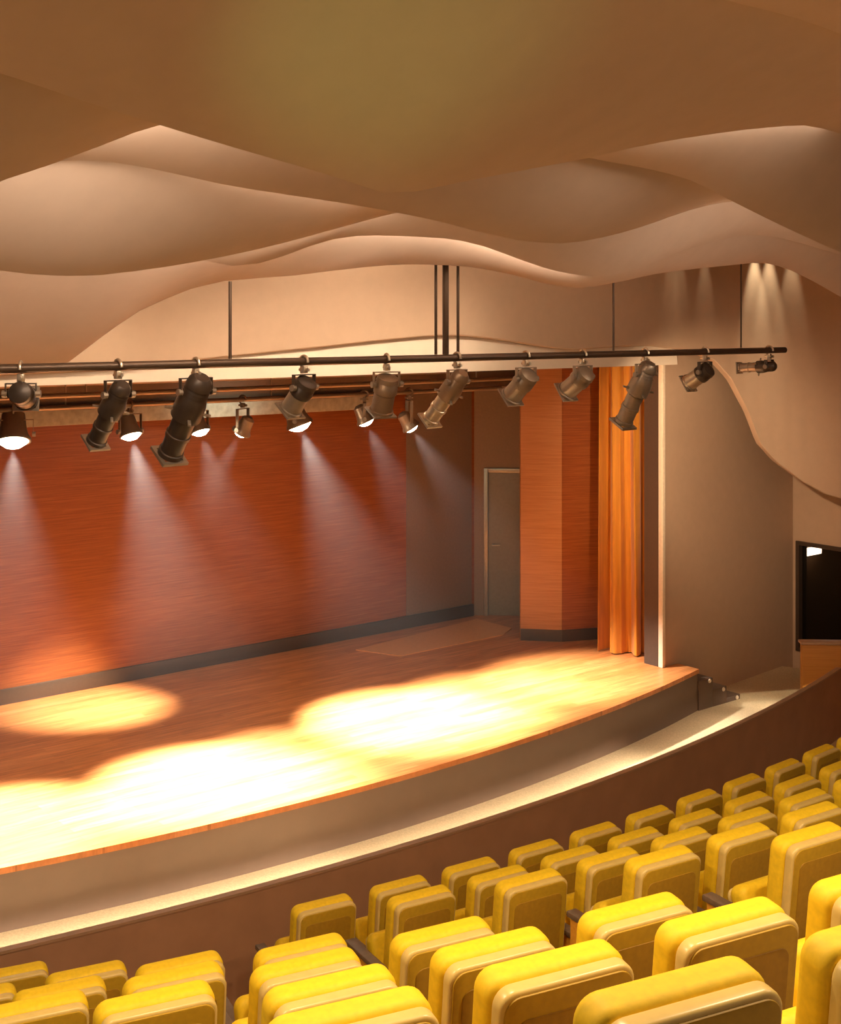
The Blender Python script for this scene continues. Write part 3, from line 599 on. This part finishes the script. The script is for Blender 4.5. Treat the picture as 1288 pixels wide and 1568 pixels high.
# ------------------------------------------------------------------ seats
def tilt(deg, loc): return Matrix.Translation(loc) @ Matrix.Rotation(math.radians(deg), 4, 'X')
MESH = {}
def seat_parts():
    B = tilt(6, (0, .04, .70))
    MESH['backrest'] = obj('backrest', slab(BM(), .432, .60, .098, .055, .028, B @ Matrix.Translation((0, .030, 0)), 5), YELLOW)
    MESH['back_shell'] = obj('back_shell', slab(BM(), .416, .594, .050, .05, .012, B @ Matrix.Translation((0, -.041, -.002)), 3), SHELL)
    MESH['back_cover'] = obj('back_cover', slab(BM(), .392, .574, .012, .045, .004, B @ Matrix.Translation((0, -.066, -.004)), 2), BACKCOVER)
    MESH['back_panel'] = obj('back_panel', slab(BM(), .325, .49, .012, .035, .003, B @ Matrix.Translation((0, -.070, -.025)), 2), BACKPANEL)
    S = tilt(-22, (0, .235, .50))
    MESH['seat'] = obj('seat', slab(BM(), .445, .40, .11, .05, .035, S, 4), YELLOW)
    MESH['seat_pan'] = obj('seat_pan', slab(BM(), .42, .37, .02, .04, .006, S @ Matrix.Translation((0, .066, 0)), 2), SHELL)
    bm = BM(); box(bm, (-.025, -.01, .0), (.025, .40, .60), bev=.012)
    MESH['side_panel'] = obj('side_panel', bm, ORANGE)
    bm = BM(); box(bm, (-.034, -.03, .60), (.034, .42, .632), bev=.008)
    MESH['arm_cap'] = obj('arm_cap', bm, ARMCAP)
    bm = BM(); box(bm, (-.21, .11, .20), (.21, .15, .24), bev=.006)
    MESH['support_bar'] = obj('support_bar', bm, SEATFOOT)
seat_parts()
first = {k: True for k in MESH}
def part(name, parent, x=0.0):
    o = MESH[name]
    if first[name]: first[name] = False
    else: o = o.copy(); COL.objects.link(o)
    o.parent = parent; o.location = (x, 0, 0)
    return o
def side(parent, x):
    p = part('side_panel', parent, x); part('arm_cap', p, 0)
NTH = ['first', 'second', 'third', 'fourth', 'fifth', 'sixth', 'seventh', 'eighth', 'ninth', 'tenth', 'eleventh', 'twelfth', 'thirteenth', 'fourteenth']
def place_seat(k, idx, block, nth):
    R = ROW_R + k * ROW_P; a = idx * SEAT_PITCH / R
    where = 'at the aisle' if nth == 0 else NTH[nth] + ' from the aisle'
    s = empty('theatre_seat', 'yellow folding theatre seat %s in the %s row %s of the aisle' % (where, ORD[k], block), 'seat',
              (ROW_C[0] + R * math.sin(a), ROW_C[1] - R * math.cos(a), max(ROW_Z[k], .02)), a, 'yellow theatre seats in curved rows')
    for nme in ('backrest', 'back_shell', 'back_cover', 'back_panel', 'seat', 'seat_pan', 'support_bar'): part(nme, s)
    return s
LEFT_END = [17.21, 18.33, 19.47, 20.68, 21.82, 23.06, 24.22, 25.48]
RIGHT_START = [20.65, 21.85, 23.01, 24.20, 25.31, 26.5, 27.7, 28.9]
def in_view(k, idx):
    R = ROW_R + k * ROW_P; a = idx * SEAT_PITCH / R
    x, y = ROW_C[0] + R * math.sin(a), ROW_C[1] - R * math.cos(a)
    if y < 1.2: return False
    px = 644 + 2000 * x / y; half = 2000 * .25 / y
    py = 490 + 2000 * (CAM_Z - ROW_Z[k] - 1.0) / y
    return -half * .8 < px < 1288 + half * .8 and py < 1568
for k in range(8):
    n = 0
    while n < 14:
        if in_view(k, LEFT_END[k] - n):
            s = place_seat(k, LEFT_END[k] - n, 'left', n); side(s, -.29)
            if n == 0: side(s, .29)
        elif n > 6: break
        n += 1
    for n in range(14):
        if in_view(k, RIGHT_START[k] + n):
            s = place_seat(k, RIGHT_START[k] + n, 'right', n); side(s, -.29)
# aisle half steps
for k in range(1, 8):
    R = ROW_R + k * ROW_P; s = SEAT_PITCH / R
    lo, hi = (LEFT_END[k-1] + .62) * SEAT_PITCH / (R - ROW_P), (RIGHT_START[k-1] - .62) * SEAT_PITCH / (R - ROW_P)
    struct('aisle_step', band(BM(), ROW_C, R - .64 - .34, R - .642, lo, hi, max(ROW_Z[k-1], .02), (max(ROW_Z[k-1], .02) + ROW_Z[k]) / 2, 10), CARPET,
           'carpeted half step in the aisle below the %s row' % ORD[k], 'step', smooth=False)

# thin haze over the stage, which makes the lamp beams show
hz, nt, b = new_mat('stage_haze')
nt.nodes.remove(b); vs = nt.nodes.new('ShaderNodeVolumeScatter'); vs.inputs['Density'].default_value = .004; vs.inputs['Anisotropy'].default_value = .2
link(nt, vs.outputs[0], nt.nodes['Material Output'].inputs['Volume'])
hzo = obj('haze', box(BM(), (-12.9, -.1, SZ + .02), (-.25, 3.50, 3.70)), hz, frame=FRAME, smooth=False)
tag(hzo, 'thin haze hanging over the stage and lit by the lamps', 'haze', kind='stuff')
